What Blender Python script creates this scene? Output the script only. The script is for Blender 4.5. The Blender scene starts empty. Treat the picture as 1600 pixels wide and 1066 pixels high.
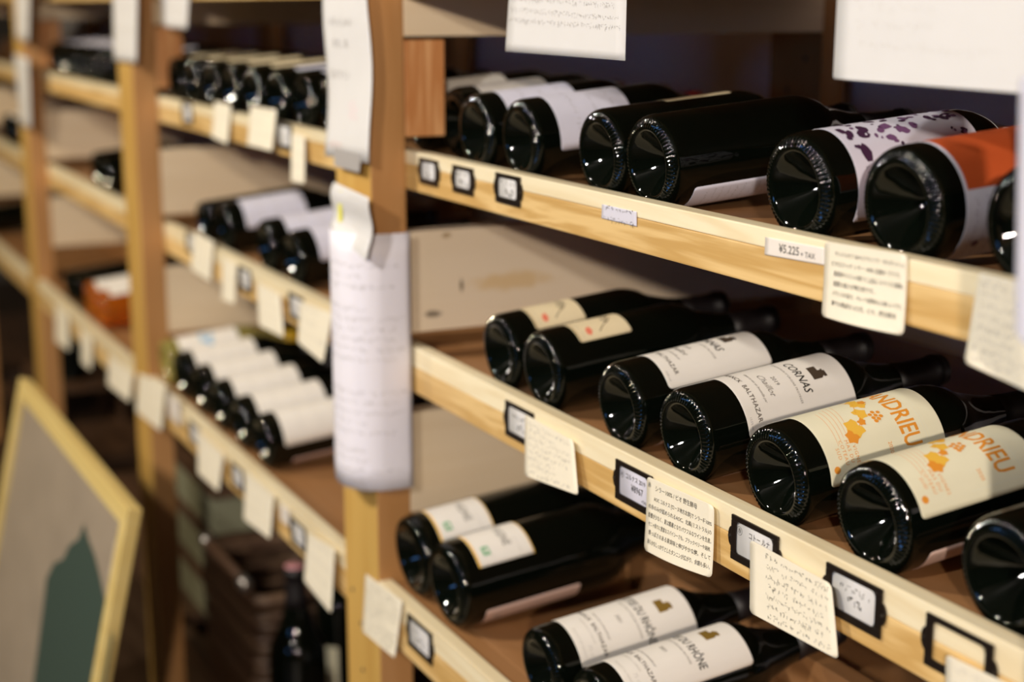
import bpy, bmesh, math, random
from mathutils import Vector, Matrix
random.seed(11)
sc = bpy.context.scene
COL = sc.collection
R = math.radians

# ------------------------------------------------------------------ camera
FPX = 2415.0
PITCH = math.atan(528 / FPX)
HEAD = R(26.45)
CP, SP = math.cos(PITCH), math.sin(PITCH)
HV = Vector((-math.cos(HEAD), math.sin(HEAD), 0)); RV = Vector((math.sin(HEAD), math.cos(HEAD), 0)); ZV = Vector((0, 0, 1))
cam_d = bpy.data.cameras.new('camera'); cam = bpy.data.objects.new('camera', cam_d); COL.objects.link(cam)
cam_d.sensor_width = 36; cam_d.lens = FPX / 1600 * 36
cam_d.clip_start = .05; cam_d.clip_end = 60
cam.location = (0, 0, 0)
cam.rotation_euler = (HV * CP - ZV * SP).to_track_quat('-Z', 'Y').to_euler()
cam_d.dof.use_dof = True; cam_d.dof.focus_distance = 1.30; cam_d.dof.aperture_fstop = 3.1
sc.camera = cam

# ------------------------------------------------------------------ world, lights, exposure
w = bpy.data.worlds.new('world'); sc.world = w; w.use_nodes = True
bg = w.node_tree.nodes['Background']; bg.inputs[0].default_value = (.16, .42, 1, 1); bg.inputs[1].default_value = 8
sc.view_settings.view_transform = 'Standard'; sc.view_settings.look = 'None'
sc.view_settings.gamma = 1; sc.view_settings.use_curve_mapping = False
sc.view_settings.exposure = 0.0

def lamp(name, loc, target, power, size, color, shape='DISK', spread=170):
    d = bpy.data.lights.new(name, 'AREA'); d.energy = power; d.size = size; d.color = color; d.shape = shape; d.spread = R(spread)
    o = bpy.data.objects.new(name, d); COL.objects.link(o); o.location = loc
    o.rotation_euler = (Vector(target) - Vector(loc)).to_track_quat('-Z', 'Y').to_euler()
    return o
lamp('ceiling_spot_near', (0.1, -1.4, .90), (-1.1, .8, -.4), 29, .09, (1, .94, .86))
lamp('ceiling_spot_middle', (-2.1, -1.1, 1.08), (-1.7, .8, -.4), 38, .09, (1, .92, .80))
lamp('ceiling_spot_far', (-3.7, -1.2, 1.02), (-4.2, .8, -.4), 40, .09, (1, .84, .60))
lamp('wall_lamp_side', (1.9, -1.1, .55), (-1.6, .8, -.3), 66, .09, (1, .86, .72))

# ------------------------------------------------------------------ pixel rays (layout helper: pixel of the photo -> point on a world plane)
def ray(x, y):
    u = 533 - y
    return (FPX * CP + u * SP) * HV + (x - 800) * RV + (u * CP - FPX * SP) * ZV
def at(x, y, Y):
    d = ray(x, y); return d * (Y / d.y)
def atX(x, y, X):
    d = ray(x, y); return d * (X / d.x)

# ------------------------------------------------------------------ materials
MATS = {}
def mat(name, base, rough=.5, **kw):
    if name in MATS: return MATS[name]
    m = bpy.data.materials.new(name); m.use_nodes = True; MATS[name] = m
    b = m.node_tree.nodes['Principled BSDF']
    b.inputs['Base Color'].default_value = (*base, 1); b.inputs['Roughness'].default_value = rough
    for k, v in kw.items():
        b.inputs[k].default_value = v
    return m
def N(m, t, **kw):
    n = m.node_tree.nodes.new(t)
    for k, v in kw.items(): setattr(n, k, v)
    return n
def wood(name, c1, c2, axis='X', rough=.5, spots=(), scale=1.0, contrast=1.0):
    m = mat(name, c1, rough); nt = m.node_tree; L = nt.links; b = nt.nodes['Principled BSDF']
    tc = N(m, 'ShaderNodeTexCoord'); mp = N(m, 'ShaderNodeMapping'); L.new(tc.outputs['Object'], mp.inputs[0])
    s = {'X': (1.2, 14, 14), 'Y': (14, 1.2, 14), 'Z': (14, 14, 1.2)}[axis]
    mp.inputs['Scale'].default_value = [q * scale for q in s]
    oi = N(m, 'ShaderNodeObjectInfo'); ad = N(m, 'ShaderNodeVectorMath', operation='MULTIPLY_ADD')
    cb = N(m, 'ShaderNodeCombineXYZ')
    for i in range(3): L.new(oi.outputs['Random'], cb.inputs[i])
    L.new(cb.outputs[0], ad.inputs[0]); ad.inputs[1].default_value = (37, 53, 71); L.new(mp.outputs[0], ad.inputs[2])
    n1 = N(m, 'ShaderNodeTexNoise'); n1.inputs['Scale'].default_value = 1.0; n1.inputs['Detail'].default_value = 4; n1.inputs['Distortion'].default_value = .6
    L.new(ad.outputs[0], n1.inputs['Vector'])
    # growth rings from folded noise
    ml = N(m, 'ShaderNodeMath', operation='MULTIPLY'); L.new(n1.outputs[0], ml.inputs[0]); ml.inputs[1].default_value = 26
    sn = N(m, 'ShaderNodeMath', operation='SINE'); L.new(ml.outputs[0], sn.inputs[0])
    mr = N(m, 'ShaderNodeMapRange'); L.new(sn.outputs[0], mr.inputs[0]); mr.inputs[1].default_value = -1.0
    mr.inputs[3].default_value = .5 - .5 * contrast; mr.inputs[4].default_value = .5 + .5 * contrast
    mx = N(m, 'ShaderNodeMixRGB'); L.new(mr.outputs[0], mx.inputs[0]); mx.inputs[1].default_value = (*c1, 1); mx.inputs[2].default_value = (*c2, 1)
    n2 = N(m, 'ShaderNodeTexNoise'); n2.inputs['Scale'].default_value = .25; L.new(ad.outputs[0], n2.inputs['Vector'])
    mr2 = N(m, 'ShaderNodeMapRange'); L.new(n2.outputs[0], mr2.inputs[0]); mr2.inputs[1].default_value = .3; mr2.inputs[2].default_value = .7
    mr2.inputs[3].default_value = .88; mr2.inputs[4].default_value = 1.08
    mu = N(m, 'ShaderNodeVectorMath', operation='SCALE'); L.new(mx.outputs[0], mu.inputs[0]); L.new(mr2.outputs[0], mu.inputs['Scale'])
    out = mu.outputs[0]
    for (c, rad, colr, amt) in spots:      # knots and stains at fixed places of the wood
        vs = N(m, 'ShaderNodeVectorMath', operation='SUBTRACT'); L.new(tc.outputs['Object'], vs.inputs[0]); vs.inputs[1].default_value = c
        vd = N(m, 'ShaderNodeVectorMath', operation='DIVIDE'); L.new(vs.outputs[0], vd.inputs[0]); vd.inputs[1].default_value = rad
        nz = N(m, 'ShaderNodeTexNoise'); nz.inputs['Scale'].default_value = 60; L.new(tc.outputs['Object'], nz.inputs['Vector'])
        vl = N(m, 'ShaderNodeVectorMath', operation='LENGTH'); L.new(vd.outputs[0], vl.inputs[0])
        sm = N(m, 'ShaderNodeMath', operation='ADD'); L.new(vl.outputs['Value'], sm.inputs[0])
        L.new(nz.outputs[0], sm.inputs[1])
        r_ = N(m, 'ShaderNodeMapRange'); L.new(sm.outputs[0], r_.inputs[0]); r_.inputs[1].default_value = 1.0; r_.inputs[2].default_value = 1.6
        r_.inputs[3].default_value = amt; r_.inputs[4].default_value = 0
        m2 = N(m, 'ShaderNodeMixRGB'); L.new(r_.outputs[0], m2.inputs[0]); L.new(out, m2.inputs[1]); m2.inputs[2].default_value = (*colr, 1)
        out = m2.outputs[0]
    L.new(out, b.inputs['Base Color'])
    bp = N(m, 'ShaderNodeBump'); bp.inputs['Strength'].default_value = .12; bp.inputs['Distance'].default_value = .001
    L.new(mr.outputs[0], bp.inputs['Height']); L.new(bp.outputs[0], b.inputs['Normal'])
    return m
M_pale = wood('pale_sapwood', (.80, .71, .50), (.72, .60, .38), 'X', .45, contrast=.8, scale=2.0)
M_honey = wood('honey_pine', (.72, .50, .22), (.54, .33, .11), 'X', .45, scale=2.2)
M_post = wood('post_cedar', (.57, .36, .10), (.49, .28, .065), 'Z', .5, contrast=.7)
M_postside = wood('darker_post_cedar', (.50, .26, .10), (.40, .19, .06), 'Z', .5, contrast=.5)  # darker, redder cedar for right-hand faces of posts and whole back posts
M_board = wood('side_board_pine', (.74, .60, .42), (.69, .54, .36), 'Y', .55, contrast=.5)
M_shelf = wood('shelf_ply', (.33, .165, .068), (.28, .13, .045), 'X', .5, contrast=.6)
M_endgrain = wood('end_grain_cedar', (.66, .34, .14), (.50, .20, .06), 'Z', .55, scale=2.2)
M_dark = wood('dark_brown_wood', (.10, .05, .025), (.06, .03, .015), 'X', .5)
M_frame = wood('frame_pine', (.64, .50, .20), (.58, .43, .15), 'X', .5, contrast=.5)
def plaster(name, c, v=.06):
    m = mat(name, c, .85); nt = m.node_tree; L = nt.links
    n = N(m, 'ShaderNodeTexNoise'); n.inputs['Scale'].default_value = 6
    mr = N(m, 'ShaderNodeMixRGB'); mr.inputs[1].default_value = (*[q * (1 - v) for q in c], 1); mr.inputs[2].default_value = (*[min(1, q * (1 + v)) for q in c], 1)
    L.new(n.outputs[0], mr.inputs[0]); L.new(mr.outputs[0], nt.nodes['Principled BSDF'].inputs['Base Color'])
    return m
M_wall = plaster('grey_plaster', (.80, .76, .78))
M_room = plaster('room_plaster', (.09, .08, .07))
M_floor = wood('floor_boards', (.06, .035, .02), (.04, .022, .012), 'X', .4)
M_glass = mat('black_green_glass', (.0015, .0025, .0015), .03, IOR=1.5); M_glass.node_tree.nodes['Principled BSDF'].inputs['Specular IOR Level'].default_value = .36
gn = M_glass.node_tree
_tc0 = N(M_glass, 'ShaderNodeTexCoord'); _nz = N(M_glass, 'ShaderNodeTexNoise'); _nz.inputs['Scale'].default_value = 55; _nz.inputs['Detail'].default_value = 1
_bp = N(M_glass, 'ShaderNodeBump'); _bp.inputs['Strength'].default_value = .25; _bp.inputs['Distance'].default_value = .0012
gn.links.new(_tc0.outputs['Object'], _nz.inputs['Vector']); gn.links.new(_nz.outputs[0], _bp.inputs['Height']); gn.links.new(_bp.outputs[0], gn.nodes['Principled BSDF'].inputs['Normal'])
M_amber = mat('amber_glass', (.85, .26, .02), .05, IOR=1.45); M_amber.node_tree.nodes['Principled BSDF'].inputs['Transmission Weight'].default_value = .75
M_clear = mat('straw_glass', (.62, .55, .16), .05, IOR=1.45); M_clear.node_tree.nodes['Principled BSDF'].inputs['Transmission Weight'].default_value = .7
M_caps = mat('dark_capsule', (.006, .004, .005), .5)
M_capsr = mat('wine_red_capsule', (.10, .012, .012), .35)
M_capsp = mat('pink_capsule', (.45, .20, .22), .4)
M_capsy = mat('yellow_capsule', (.75, .45, .02), .35)
def papermat(name, c, rough=.6):
    m = plaster(name, c, .03); m.node_tree.nodes['Principled BSDF'].inputs['Roughness'].default_value = rough
    return m
M_white = papermat('white_label_paper', (.80, .76, .70))
M_cream = papermat('cream_label_paper', (.82, .78, .58))
M_beige = papermat('beige_label_paper', (.74, .62, .40))
M_lav = papermat('lavender_paper', (.66, .65, .76))
M_card = papermat('card_paper', (.78, .72, .58))
M_sheet = papermat('notice_paper', (.64, .63, .625))
M_sheetl = papermat('cool_notice_paper', (.60, .59, .68))
M_pinkl = papermat('pink_back_label', (.62, .44, .38))
M_orange = mat('orange_print', (.78, .30, .03), .6)
M_orange2 = mat('golden_print', (.85, .50, .06), .6)
M_gold = mat('gold_foil', (.40, .25, .05), .35, Metallic=.5)
M_ink = mat('black_ink', (.02, .018, .015), .6)
M_brownink = mat('brown_ink', (.06, .04, .025), .6)
M_grey = mat('grey_print', (.30, .28, .27), .7)
M_lgrey = mat('light_grey_print', (.55, .52, .48), .7)
M_red = mat('red_print', (.75, .20, .12), .6)
M_redlabel = mat('red_orange_label', (.52, .085, .018), .55)
M_pink = mat('pink_print', (.85, .45, .52), .6)
M_green = mat('green_print', (.10, .38, .17), .6)
M_blue = mat('sky_blue_print', (.28, .50, .72), .6)
M_yellow = mat('yellow_marker', (.80, .76, .10), .6)
M_purple = mat('purple_print', (.05, .015, .05), .6)
M_purple2 = mat('violet_print', (.16, .07, .17), .6)
M_emb = mat('embossed_rim', (.80, .78, .62), .5)
M_holder = mat('bronze_black_metal', (.028, .020, .016), .32, Metallic=.6)
M_screw = mat('dark_screw', (.10, .09, .08), .3, Metallic=.8)
M_tape = mat('grey_tape', (.36, .34, .33), .5)
M_cleartape = papermat('translucent_tape', (.78, .72, .66), .35)
M_wicker = wood('brown_wicker', (.12, .07, .04), (.07, .035, .02), 'X', .5)
M_steel = mat('brushed_steel', (.55, .52, .48), .3, Metallic=.9)

# ------------------------------------------------------------------ object helpers
def link(name, me, material, parent=None, smooth=False, world=True):
    o = bpy.data.objects.new(name, me); COL.objects.link(o)
    if material is not None and not me.materials: me.materials.append(material)
    if parent is not None: o.parent = parent
    if smooth:
        for p in me.polygons: p.use_smooth = True
    return o
def origin(p):
    v = Vector()
    while p is not None: v += p.location; p = p.parent
    return v
def bm_link(name, bm, material, parent=None, smooth=False):
    me = bpy.data.meshes.new(name); bm.to_mesh(me); bm.free()
    return link(name, me, material, parent, smooth)
def shift(bm, p):
    if p is not None: bmesh.ops.translate(bm, verts=bm.verts, vec=-origin(p))
def box_bm(lo, hi, bev=.0015, bm=None):
    bm = bm or bmesh.new()
    r = bmesh.ops.create_cube(bm, size=1)
    lo, hi = Vector(lo), Vector(hi)
    for v in r['verts']: v.co = Vector([(lo[i] + hi[i]) / 2 + v.co[i] * (hi[i] - lo[i]) for i in range(3)])
    if bev: bmesh.ops.bevel(bm, geom=list({e for v in r['verts'] for e in v.link_edges}), offset=bev, segments=2, affect='EDGES', profile=.6)
    return bm
def box(name, lo, hi, m, parent=None, bev=.0015):
    bm = box_bm(lo, hi, bev); shift(bm, parent); return bm_link(name, bm, m, parent)
def thing(name, label, cat, loc=(0, 0, 0), group=None):
    o = bpy.data.objects.new(name, None); COL.objects.link(o); o.location = loc; o.empty_display_size = .02
    o['label'] = label; o['category'] = cat
    if group: o['group'] = group
    return o
def structure(name, lo, hi, m):
    o = box(name, lo, hi, m, None, 0); o['kind'] = 'structure'; return o
def tube_bm(pts, r, seg=8, bm=None, closed=False):
    bm = bm or bmesh.new(); rings = []; n = len(pts); pts = [Vector(p) for p in pts]
    for i, p in enumerate(pts):
        a = pts[(i - 1) % n] if (closed or i) else p; b = pts[(i + 1) % n] if (closed or i < n - 1) else p
        t = (b - a).normalized(); s = t.orthogonal().normalized() if abs(t.z) > .9 else t.cross(ZV).normalized(); u = s.cross(t)
        rr = r[i] if isinstance(r, (list, tuple)) else r
        rings.append([bm.verts.new(p + rr * (math.cos(k * 2 * math.pi / seg) * s + math.sin(k * 2 * math.pi / seg) * u)) for k in range(seg)])
    for i in range(n if closed else n - 1):
        A, B = rings[i], rings[(i + 1) % n]
        for k in range(seg): bm.faces.new((A[k], A[(k + 1) % seg], B[(k + 1) % seg], B[k]))
    if not closed: bm.faces.new(rings[0][::-1]); bm.faces.new(rings[-1])
    return bm

# --- flat print: u,v in metres on a sheet, 'mp' maps (u,v,off) to a point
def sheet(name, mp, wd, ht, m, parent, nu=10, nv=10, rad=.004, th=.0002, cx=0, cy=0):
    bm = bmesh.new(); fr = []; bk = []
    vs = [-ht / 2 + rad * (1 - math.cos(a)) for a in (0, R(30), R(60))] if rad else [-ht / 2]
    vs += [-ht / 2 + rad + (ht - 2 * rad) * i / nv for i in range(0 if rad else 1, nv + 1 if rad else nv)]
    vs += [ht / 2 - rad * (1 - math.cos(a)) for a in (R(60), R(30), 0)] if rad else [ht / 2]
    for v in vs:
        d = max(0, abs(v) - (ht / 2 - rad)); ins = rad - math.sqrt(max(0, rad * rad - d * d)) if rad else 0
        fr.append([bm.verts.new(mp(cx + (wd / 2 - ins) * (2 * i / nu - 1), cy + v, th)) for i in range(nu + 1)])
        bk.append([bm.verts.new(mp(cx + (wd / 2 - ins) * (2 * i / nu - 1), cy + v, 0)) for i in range(nu + 1)])
    for j in range(len(vs) - 1):
        for i in range(nu):
            bm.faces.new((fr[j][i], fr[j][i + 1], fr[j + 1][i + 1], fr[j + 1][i]))
            bm.faces.new((bk[j][i], bk[j + 1][i], bk[j + 1][i + 1], bk[j][i + 1]))
        bm.faces.new((fr[j][0], fr[j + 1][0], bk[j + 1][0], bk[j][0])); bm.faces.new((fr[j][-1], bk[j][-1], bk[j + 1][-1], fr[j + 1][-1]))
    for i in range(nu):
        bm.faces.new((fr[0][i], bk[0][i], bk[0][i + 1], fr[0][i + 1])); bm.faces.new((fr[-1][i], fr[-1][i + 1], bk[-1][i + 1], bk[-1][i]))
    bmesh.ops.recalc_face_normals(bm, faces=bm.faces)
    return bm_link(name, bm, m, parent, True)
def apply_map(bm, mp, off, cut=.004):
    us = [v.co.x for v in bm.verts]
    if not us: return
    a, b = min(us), max(us)
    if cut:
        k = 1
        while a + k * cut < b and k < 60:
            bmesh.ops.bisect_plane(bm, geom=list(bm.verts) + list(bm.edges) + list(bm.faces), plane_co=(a + k * cut, 0, 0), plane_no=(1, 0, 0)); k += 1
    for v in bm.verts: v.co = mp(v.co.x, v.co.y, off + v.co.z)
def stamp(name, bm, mp, m, parent, off=.00032, cut=.004):
    bmesh.ops.triangulate(bm, faces=bm.faces); apply_map(bm, mp, off, cut)
    bmesh.ops.recalc_face_normals(bm, faces=bm.faces)
    o = bm_link(name, bm, m, parent)
    if name in ('fine_print', 'pebble_print', 'small_lettering', 'orange_edge'): o['kind'] = 'stuff'     # strokes too small to pick apart
    return o
_tc = {}
def text_bm(s, x, y, size, align='CENTER', sx=1.0, shear=0.0, bold=0.0, spacing=1.0, rot=0.0, bm=None):
    bm = bm or bmesh.new()
    key = (s, bold, shear, spacing)
    if key not in _tc:
        c = bpy.data.curves.new('t', 'FONT'); c.body = s; c.size = 1; c.resolution_u = 2; c.shear = shear; c.offset = bold; c.space_character = spacing
        c.fill_mode = 'FRONT'
        o = bpy.data.objects.new('t', c); COL.objects.link(o)
        dg = bpy.context.evaluated_depsgraph_get(); me = bpy.data.meshes.new_from_object(o.evaluated_get(dg))
        _tc[key] = ([v.co.copy() for v in me.vertices], [tuple(p.vertices) for p in me.polygons])
        bpy.data.objects.remove(o); bpy.data.curves.remove(c); bpy.data.meshes.remove(me)
    V, F = _tc[key]
    if not V: return bm
    x0 = min(v.x for v in V); x1 = max(v.x for v in V); dx = {'CENTER': (x0 + x1) / 2, 'LEFT': x0, 'RIGHT': x1}[align]
    cr, sr = math.cos(rot), math.sin(rot)
    nv = []
    for v in V:
        a, b = (v.x - dx) * size * sx, (v.y - .35) * size
        nv.append(bm.verts.new((x + a * cr - b * sr, y + a * sr + b * cr, 0)))
    for f in F:
        try: bm.faces.new([nv[i] for i in f])
        except ValueError: pass
    return bm
def quad(bm, x0, y0, x1, y1, t):     # a thin stroke from point to point
    d = Vector((x1 - x0, y1 - y0, 0)); L = d.length or 1e-6; n = Vector((-d.y, d.x, 0)) / L * t / 2
    a = Vector((x0, y0, 0)); b = Vector((x1, y1, 0))
    bm.faces.new([bm.verts.new(q) for q in (a - n, b - n, b + n, a + n)])
def scribble(bm, x0, x1, y, h, rng, dens=1.0, t=None, slope=0):
    t = t or h * .085; x = x0
    while x < x1 - h * .6:
        if rng.random() < .13: x += h * .6; continue
        k = rng.choice((2, 3, 3, 4, 5)) if dens > .5 else 2
        for _ in range(k):
            ax, ay = x + rng.uniform(0, .8) * h, y + rng.uniform(-.45, .45) * h
            if rng.random() < .5: bx, by = ax + rng.uniform(.2, .6) * h, ay + rng.uniform(-.1, .1) * h
            else: bx, by = ax + rng.uniform(-.2, .2) * h, ay - rng.uniform(.3, .7) * h
            quad(bm, ax, ay + slope * (ax - x0), bx, by + slope * (bx - x0), t * rng.uniform(.7, 1.4))
        x += h * rng.uniform(.85, 1.1)
    return bm
def blob_bm(x, y, rx, ry, rng, n=10, bm=None, rot=0, jag=.2):
    bm = bm or bmesh.new(); vs = []
    for i in range(n):
        a = i * 2 * math.pi / n; k = 1 + rng.uniform(-jag, jag); u, v = rx * k * math.cos(a), ry * k * math.sin(a)
        vs.append(bm.verts.new((x + u * math.cos(rot) - v * math.sin(rot), y + u * math.sin(rot) + v * math.cos(rot), 0)))
    bm.faces.new(vs); return bm
def poly_bm(pts, bm=None):
    bm = bm or bmesh.new(); bm.faces.new([bm.verts.new((x, y, 0)) for x, y in pts]); return bm
def quadmap(tl, tr, br, bl, wd, ht, parent, bow=None):
    O = origin(parent)
    n = (tr - tl).cross(bl - tl).normalized()
    if n.dot(tl) > 0: n = -n            # towards the aisle
    def mp(u, v, off):
        a = u / wd + .5; b = .5 - v / ht
        p = tl * (1 - a) * (1 - b) + tr * a * (1 - b) + br * a * b + bl * (1 - a) * b
        k = bow(a, b) if bow else 0
        return p + n * (off + k) - O
    return mp

# ------------------------------------------------------------------ the room
FL = -1.45; CE = 1.15
structure('floor', (-8.5, -2.8, FL - .05), (2.6, 1.5, FL), M_floor)
structure('ceiling', (-8.5, -2.8, CE), (2.6, 1.5, CE + .05), M_room)
structure('wall_back', (-8.5, 1.37, FL), (2.6, 1.45, CE), M_wall)
structure('wall_left', (-8.55, -2.8, FL), (-8.5, 1.45, CE), M_room)
structure('wall_right', (2.6, -2.8, FL), (2.65, 1.45, CE), M_room)
wf = bmesh.new()     # wall behind the viewer with one window opening
wx0, wx1, wz0, wz1 = -.9, .1, .0, .45
for lo, hi in (((-8.5, -2.85, FL), (wx0, -2.8, CE)), ((wx1, -2.85, FL), (2.6, -2.8, CE)), ((wx0, -2.85, FL), (wx1, -2.8, wz0)), ((wx0, -2.85, wz1), (wx1, -2.8, CE))):
    box_bm(lo, hi, 0, wf)
o = bm_link('wall_front', wf, M_room); o['kind'] = 'structure'
wf = bmesh.new()
for lo, hi in (((wx0, -2.84, wz0), (wx0 + .04, -2.79, wz1)), ((wx1 - .04, -2.84, wz0), (wx1, -2.79, wz1)), ((wx0 + .04, -2.84, wz0), (wx1 - .04, -2.79, wz0 + .04)), ((wx0 + .04, -2.84, wz1 - .04), (wx1 - .04, -2.79, wz1)), ((-.42, -2.84, wz0 + .04), (-.39, -2.79, wz1 - .04))):
    box_bm(lo, hi, 0, wf)
o = bm_link('window_1', wf, M_dark); o['kind'] = 'structure'

# ------------------------------------------------------------------ the rack
PW, PD, PY = .118, .045, .66
PX = [-1.70 + 1.2 * k for k in (1, 0, -1, -2, -3, -4)]     # right edges of the posts
YB = 1.355
rack = thing('wine_rack', 'floor-standing pine wine rack of posts, rails, side boards and shelves holding all the lying bottles', 'wine rack', (-2.9, .66, FL))
M_board1 = wood('side_board_pine_knots', (.60, .46, .30), (.55, .41, .25), 'Y', .55, contrast=.5, spots=[])
def local(p): return tuple(Vector(p) - origin(rack))
kn = []
for (px, py, rad, colr, amt) in ((721, 446, (.02, .003, .009), (.10, .07, .04), .9), (677, 491, (.02, .014, .005), (.14, .11, .08), .85),
                                 (800, 438, (.02, .06, .013), (.62, .42, .19), .7), (697, 368, (.02, .008, .004), (.28, .18, .08), .8)):
    kn.append((local(atX(px, py, -1.70)), rad, colr, amt))
M_board1 = wood('knotty_side_board_pine', (.76, .63, .47), (.72, .58, .42), 'Y', .55, contrast=.45, spots=kn)
for x in PX:
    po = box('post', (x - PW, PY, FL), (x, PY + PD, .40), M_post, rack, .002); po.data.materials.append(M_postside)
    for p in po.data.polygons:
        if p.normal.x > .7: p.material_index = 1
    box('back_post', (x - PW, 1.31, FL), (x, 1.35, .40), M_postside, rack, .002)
# side boards at every post
for i, x in enumerate(PX):
    for z0, z1 in ((-.038, .086), (-.392, -.268), (-.62, -.492)):
        m = M_board1 if (i == 1 and z0 == -.392) else M_board
        box('side_board', (x - .03, PY + PD, z0), (x, 1.31, z1), m, rack)
    box('end_block', (x - .060, PY + PD + .0005, -.155), (x - .001, .757, -.042), M_endgrain, rack)
# rails: z of the front-top edge, front plane, thickness
# (top z, front plane, thickness, height of the honey part, height of the pale part)
RAILS = {'r0': (.0535, .705, .017, .031, .0165), 'r1': (-.170, .705, .017, .0305, .0155), 'r2': (-.4055, .705, .017, .0325, .024), 'r3': (-.7027, .66, .017, .0385, .027)}
SHELF = {'r1': -.184, 'r2': -.4200, 'r3': -.710}
for key, (z, y, t, hh, hp_) in RAILS.items():
    for i in range(len(PX) - 1):
        x0, x1 = PX[i + 1], PX[i] - PW
        if key != 'r3': x0, x1 = PX[i + 1] - PW / 2, PX[i] - PW / 2
        ra = box('rail', (x0 + .0005, y, z - hh - hp_), (x1 - .0005, y + t, z - hp_), M_honey, rack)
        box('top_strip', (x0 + .0005, y, z - hp_), (x1 - .0005, y + t, z), M_pale, ra, .0012)
    if key == 'r0':
        for i in range(len(PX) - 1):
            box('shelf_board', (PX[i + 1], .7225, .030), (PX[i] - .031, 1.31, .045), M_shelf, rack)
            box('top_board', (PX[i + 1], .66, .401), (PX[i] - .0005, 1.35, .42), M_shelf, rack)
    if key != 'r0':
        for i in range(len(PX) - 1):
            x0, x1 = PX[i + 1], PX[i] - .031
            zz = SHELF[key]
            box('shelf_board', (x0, max(y + t, PY + PD + .001) if key != 'r3' else PY + PD + .001, zz - .015), (x1, 1.31, zz), M_shelf, rack)
            if key == 'r3': box('shelf_lip', (PX[i + 1] + .0005, y + t, zz - .015), (PX[i] - PW - .0005, PY + PD + .001, zz), M_shelf, rack)
            box('neck_rest', (x0 + .01, .972 if key != 'r3' else .945, zz), (x1 - .01, .997 if key != 'r3' else .97, zz + .044), M_shelf, rack)
for i in range(len(PX) - 1):
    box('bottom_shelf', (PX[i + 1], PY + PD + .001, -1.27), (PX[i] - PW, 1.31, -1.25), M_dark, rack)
# screws in posts
def screw_at(name, p, axis, r, parent, m=M_screw):
    bm = bmesh.new(); bmesh.ops.create_cone(bm, cap_ends=True, segments=12, radius1=r, radius2=r * .8, depth=.0015)
    if axis == 'Y': bmesh.ops.rotate(bm, verts=bm.verts, cent=(0, 0, 0), matrix=Matrix.Rotation(R(90), 3, 'X'))
    else: bmesh.ops.rotate(bm, verts=bm.verts, cent=(0, 0, 0), matrix=Matrix.Rotation(R(90), 3, 'Y'))
    bmesh.ops.translate(bm, verts=bm.verts, vec=Vector(p) - origin(parent))
    return bm_link(name, bm, m, parent)
for px, py in ((551, 921), (564, 974), (567, 1047)): screw_at('screw', at(px, py, PY - .0003), 'Y', .0032, rack)
for px, py in ((1258, 92), (1230, 140), (1277, 10)): screw_at('screw', at(px, py, 1.3097), 'Y', .0045, rack)

# ------------------------------------------------------------------ bottles
RB = .0432
def lathe(prof, seg, knurl=None, knurl_r=None):
    bm = bmesh.new(); rings = []
    for j, (s, r) in enumerate(prof):
        if r < 1e-6: rings.append([bm.verts.new((0, s, 0))]); continue
        ring = []
        for k in range(seg):
            a = 2 * math.pi * k / seg; ss, rr = s, r
            if knurl and j in knurl and k % 4 < 2: ss += .0011; rr -= .0006
            ring.append(bm.verts.new((rr * math.sin(a), ss, rr * math.cos(a))))
        rings.append(ring)
    for A, B in zip(rings, rings[1:]):
        if len(A) == 1 and len(B) == 1: continue
        for k in range(seg):
            if len(A) == 1: bm.faces.new((A[0], B[k], B[(k + 1) % seg]))
            elif len(B) == 1: bm.faces.new((A[k], B[0], A[(k + 1) % seg]))
            else: bm.faces.new((A[k], B[k], B[(k + 1) % seg], A[(k + 1) % seg]))
    bmesh.ops.recalc_face_normals(bm, faces=bm.faces)
    return bm
def arc(cx, cs, rr, a0, a1, n):
    return [(cs + rr * math.sin(R(a0 + (a1 - a0) * i / n)), cx + rr * math.cos(R(a0 + (a1 - a0) * i / n))) for i in range(n + 1)]
punt = [(.031, 0), (.0305, .003), (.029, .0055), (.0265, .008), (.022, .0125), (.0165, .0175), (.010, .0228), (.005, .0268), (.002, .0288), (.0005, .0302)]
heel = [(0, .0318), (-.0002, .0330), (0, .0346), (.0005, .0362), (.0012, .0378), (.0022, .0392), (.0036, .0406), (.0056, .0418), (.0085, .0427), (.013, .0432)]
burg = punt + heel + [(.05, .0432), (.12, .0432), (.160, .0431), (.170, .0415), (.181, .0378), (.19, .0318), (.205, .0262), (.22, .0212), (.235, .0178), (.25, .0158), (.27, .0148), (.284, .0146), (.2845, .0158), (.290, .0158), (.2905, .0150), (.2955, .0148), (.296, .0)]
bord = [(s, r * .037 / .0432) for s, r in punt + heel] + [(.05, .037), (.15, .037), (.188, .037), (.198, .0358), (.207, .031), (.214, .0245), (.221, .019), (.23, .0158), (.25, .0148), (.284, .0146), (.2845, .0158), (.290, .0158), (.2905, .0150), (.2995, .0148), (.30, .0)]
KN = {len(punt) + 2, len(punt) + 3, len(punt) + 4, len(punt) + 5}
def mesh_of(name, bm, m, smooth=True):
    me = bpy.data.meshes.new(name); bm.to_mesh(me); bm.free(); me.materials.append(m)
    if smooth:
        for p in me.polygons: p.use_smooth = True
    return me
def caps_bm(prof, s0=.232):
    pr = [(s, r + .00035) for s, r in prof if s >= s0 and r > 0]
    return lathe([(pr[0][0], pr[0][1] - .0004)] + pr + [(prof[-1][0] + .0004, .0148), (prof[-1][0] + .0004, 0)], 32)
ME = {}
def bottle_mesh(kind, m):
    k = (kind, m.name)
    if k not in ME: ME[k] = mesh_of('bottle_glass', lathe(burg if kind == 'burgundy' else bord, 256, KN), m)
    return ME[k]
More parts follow.
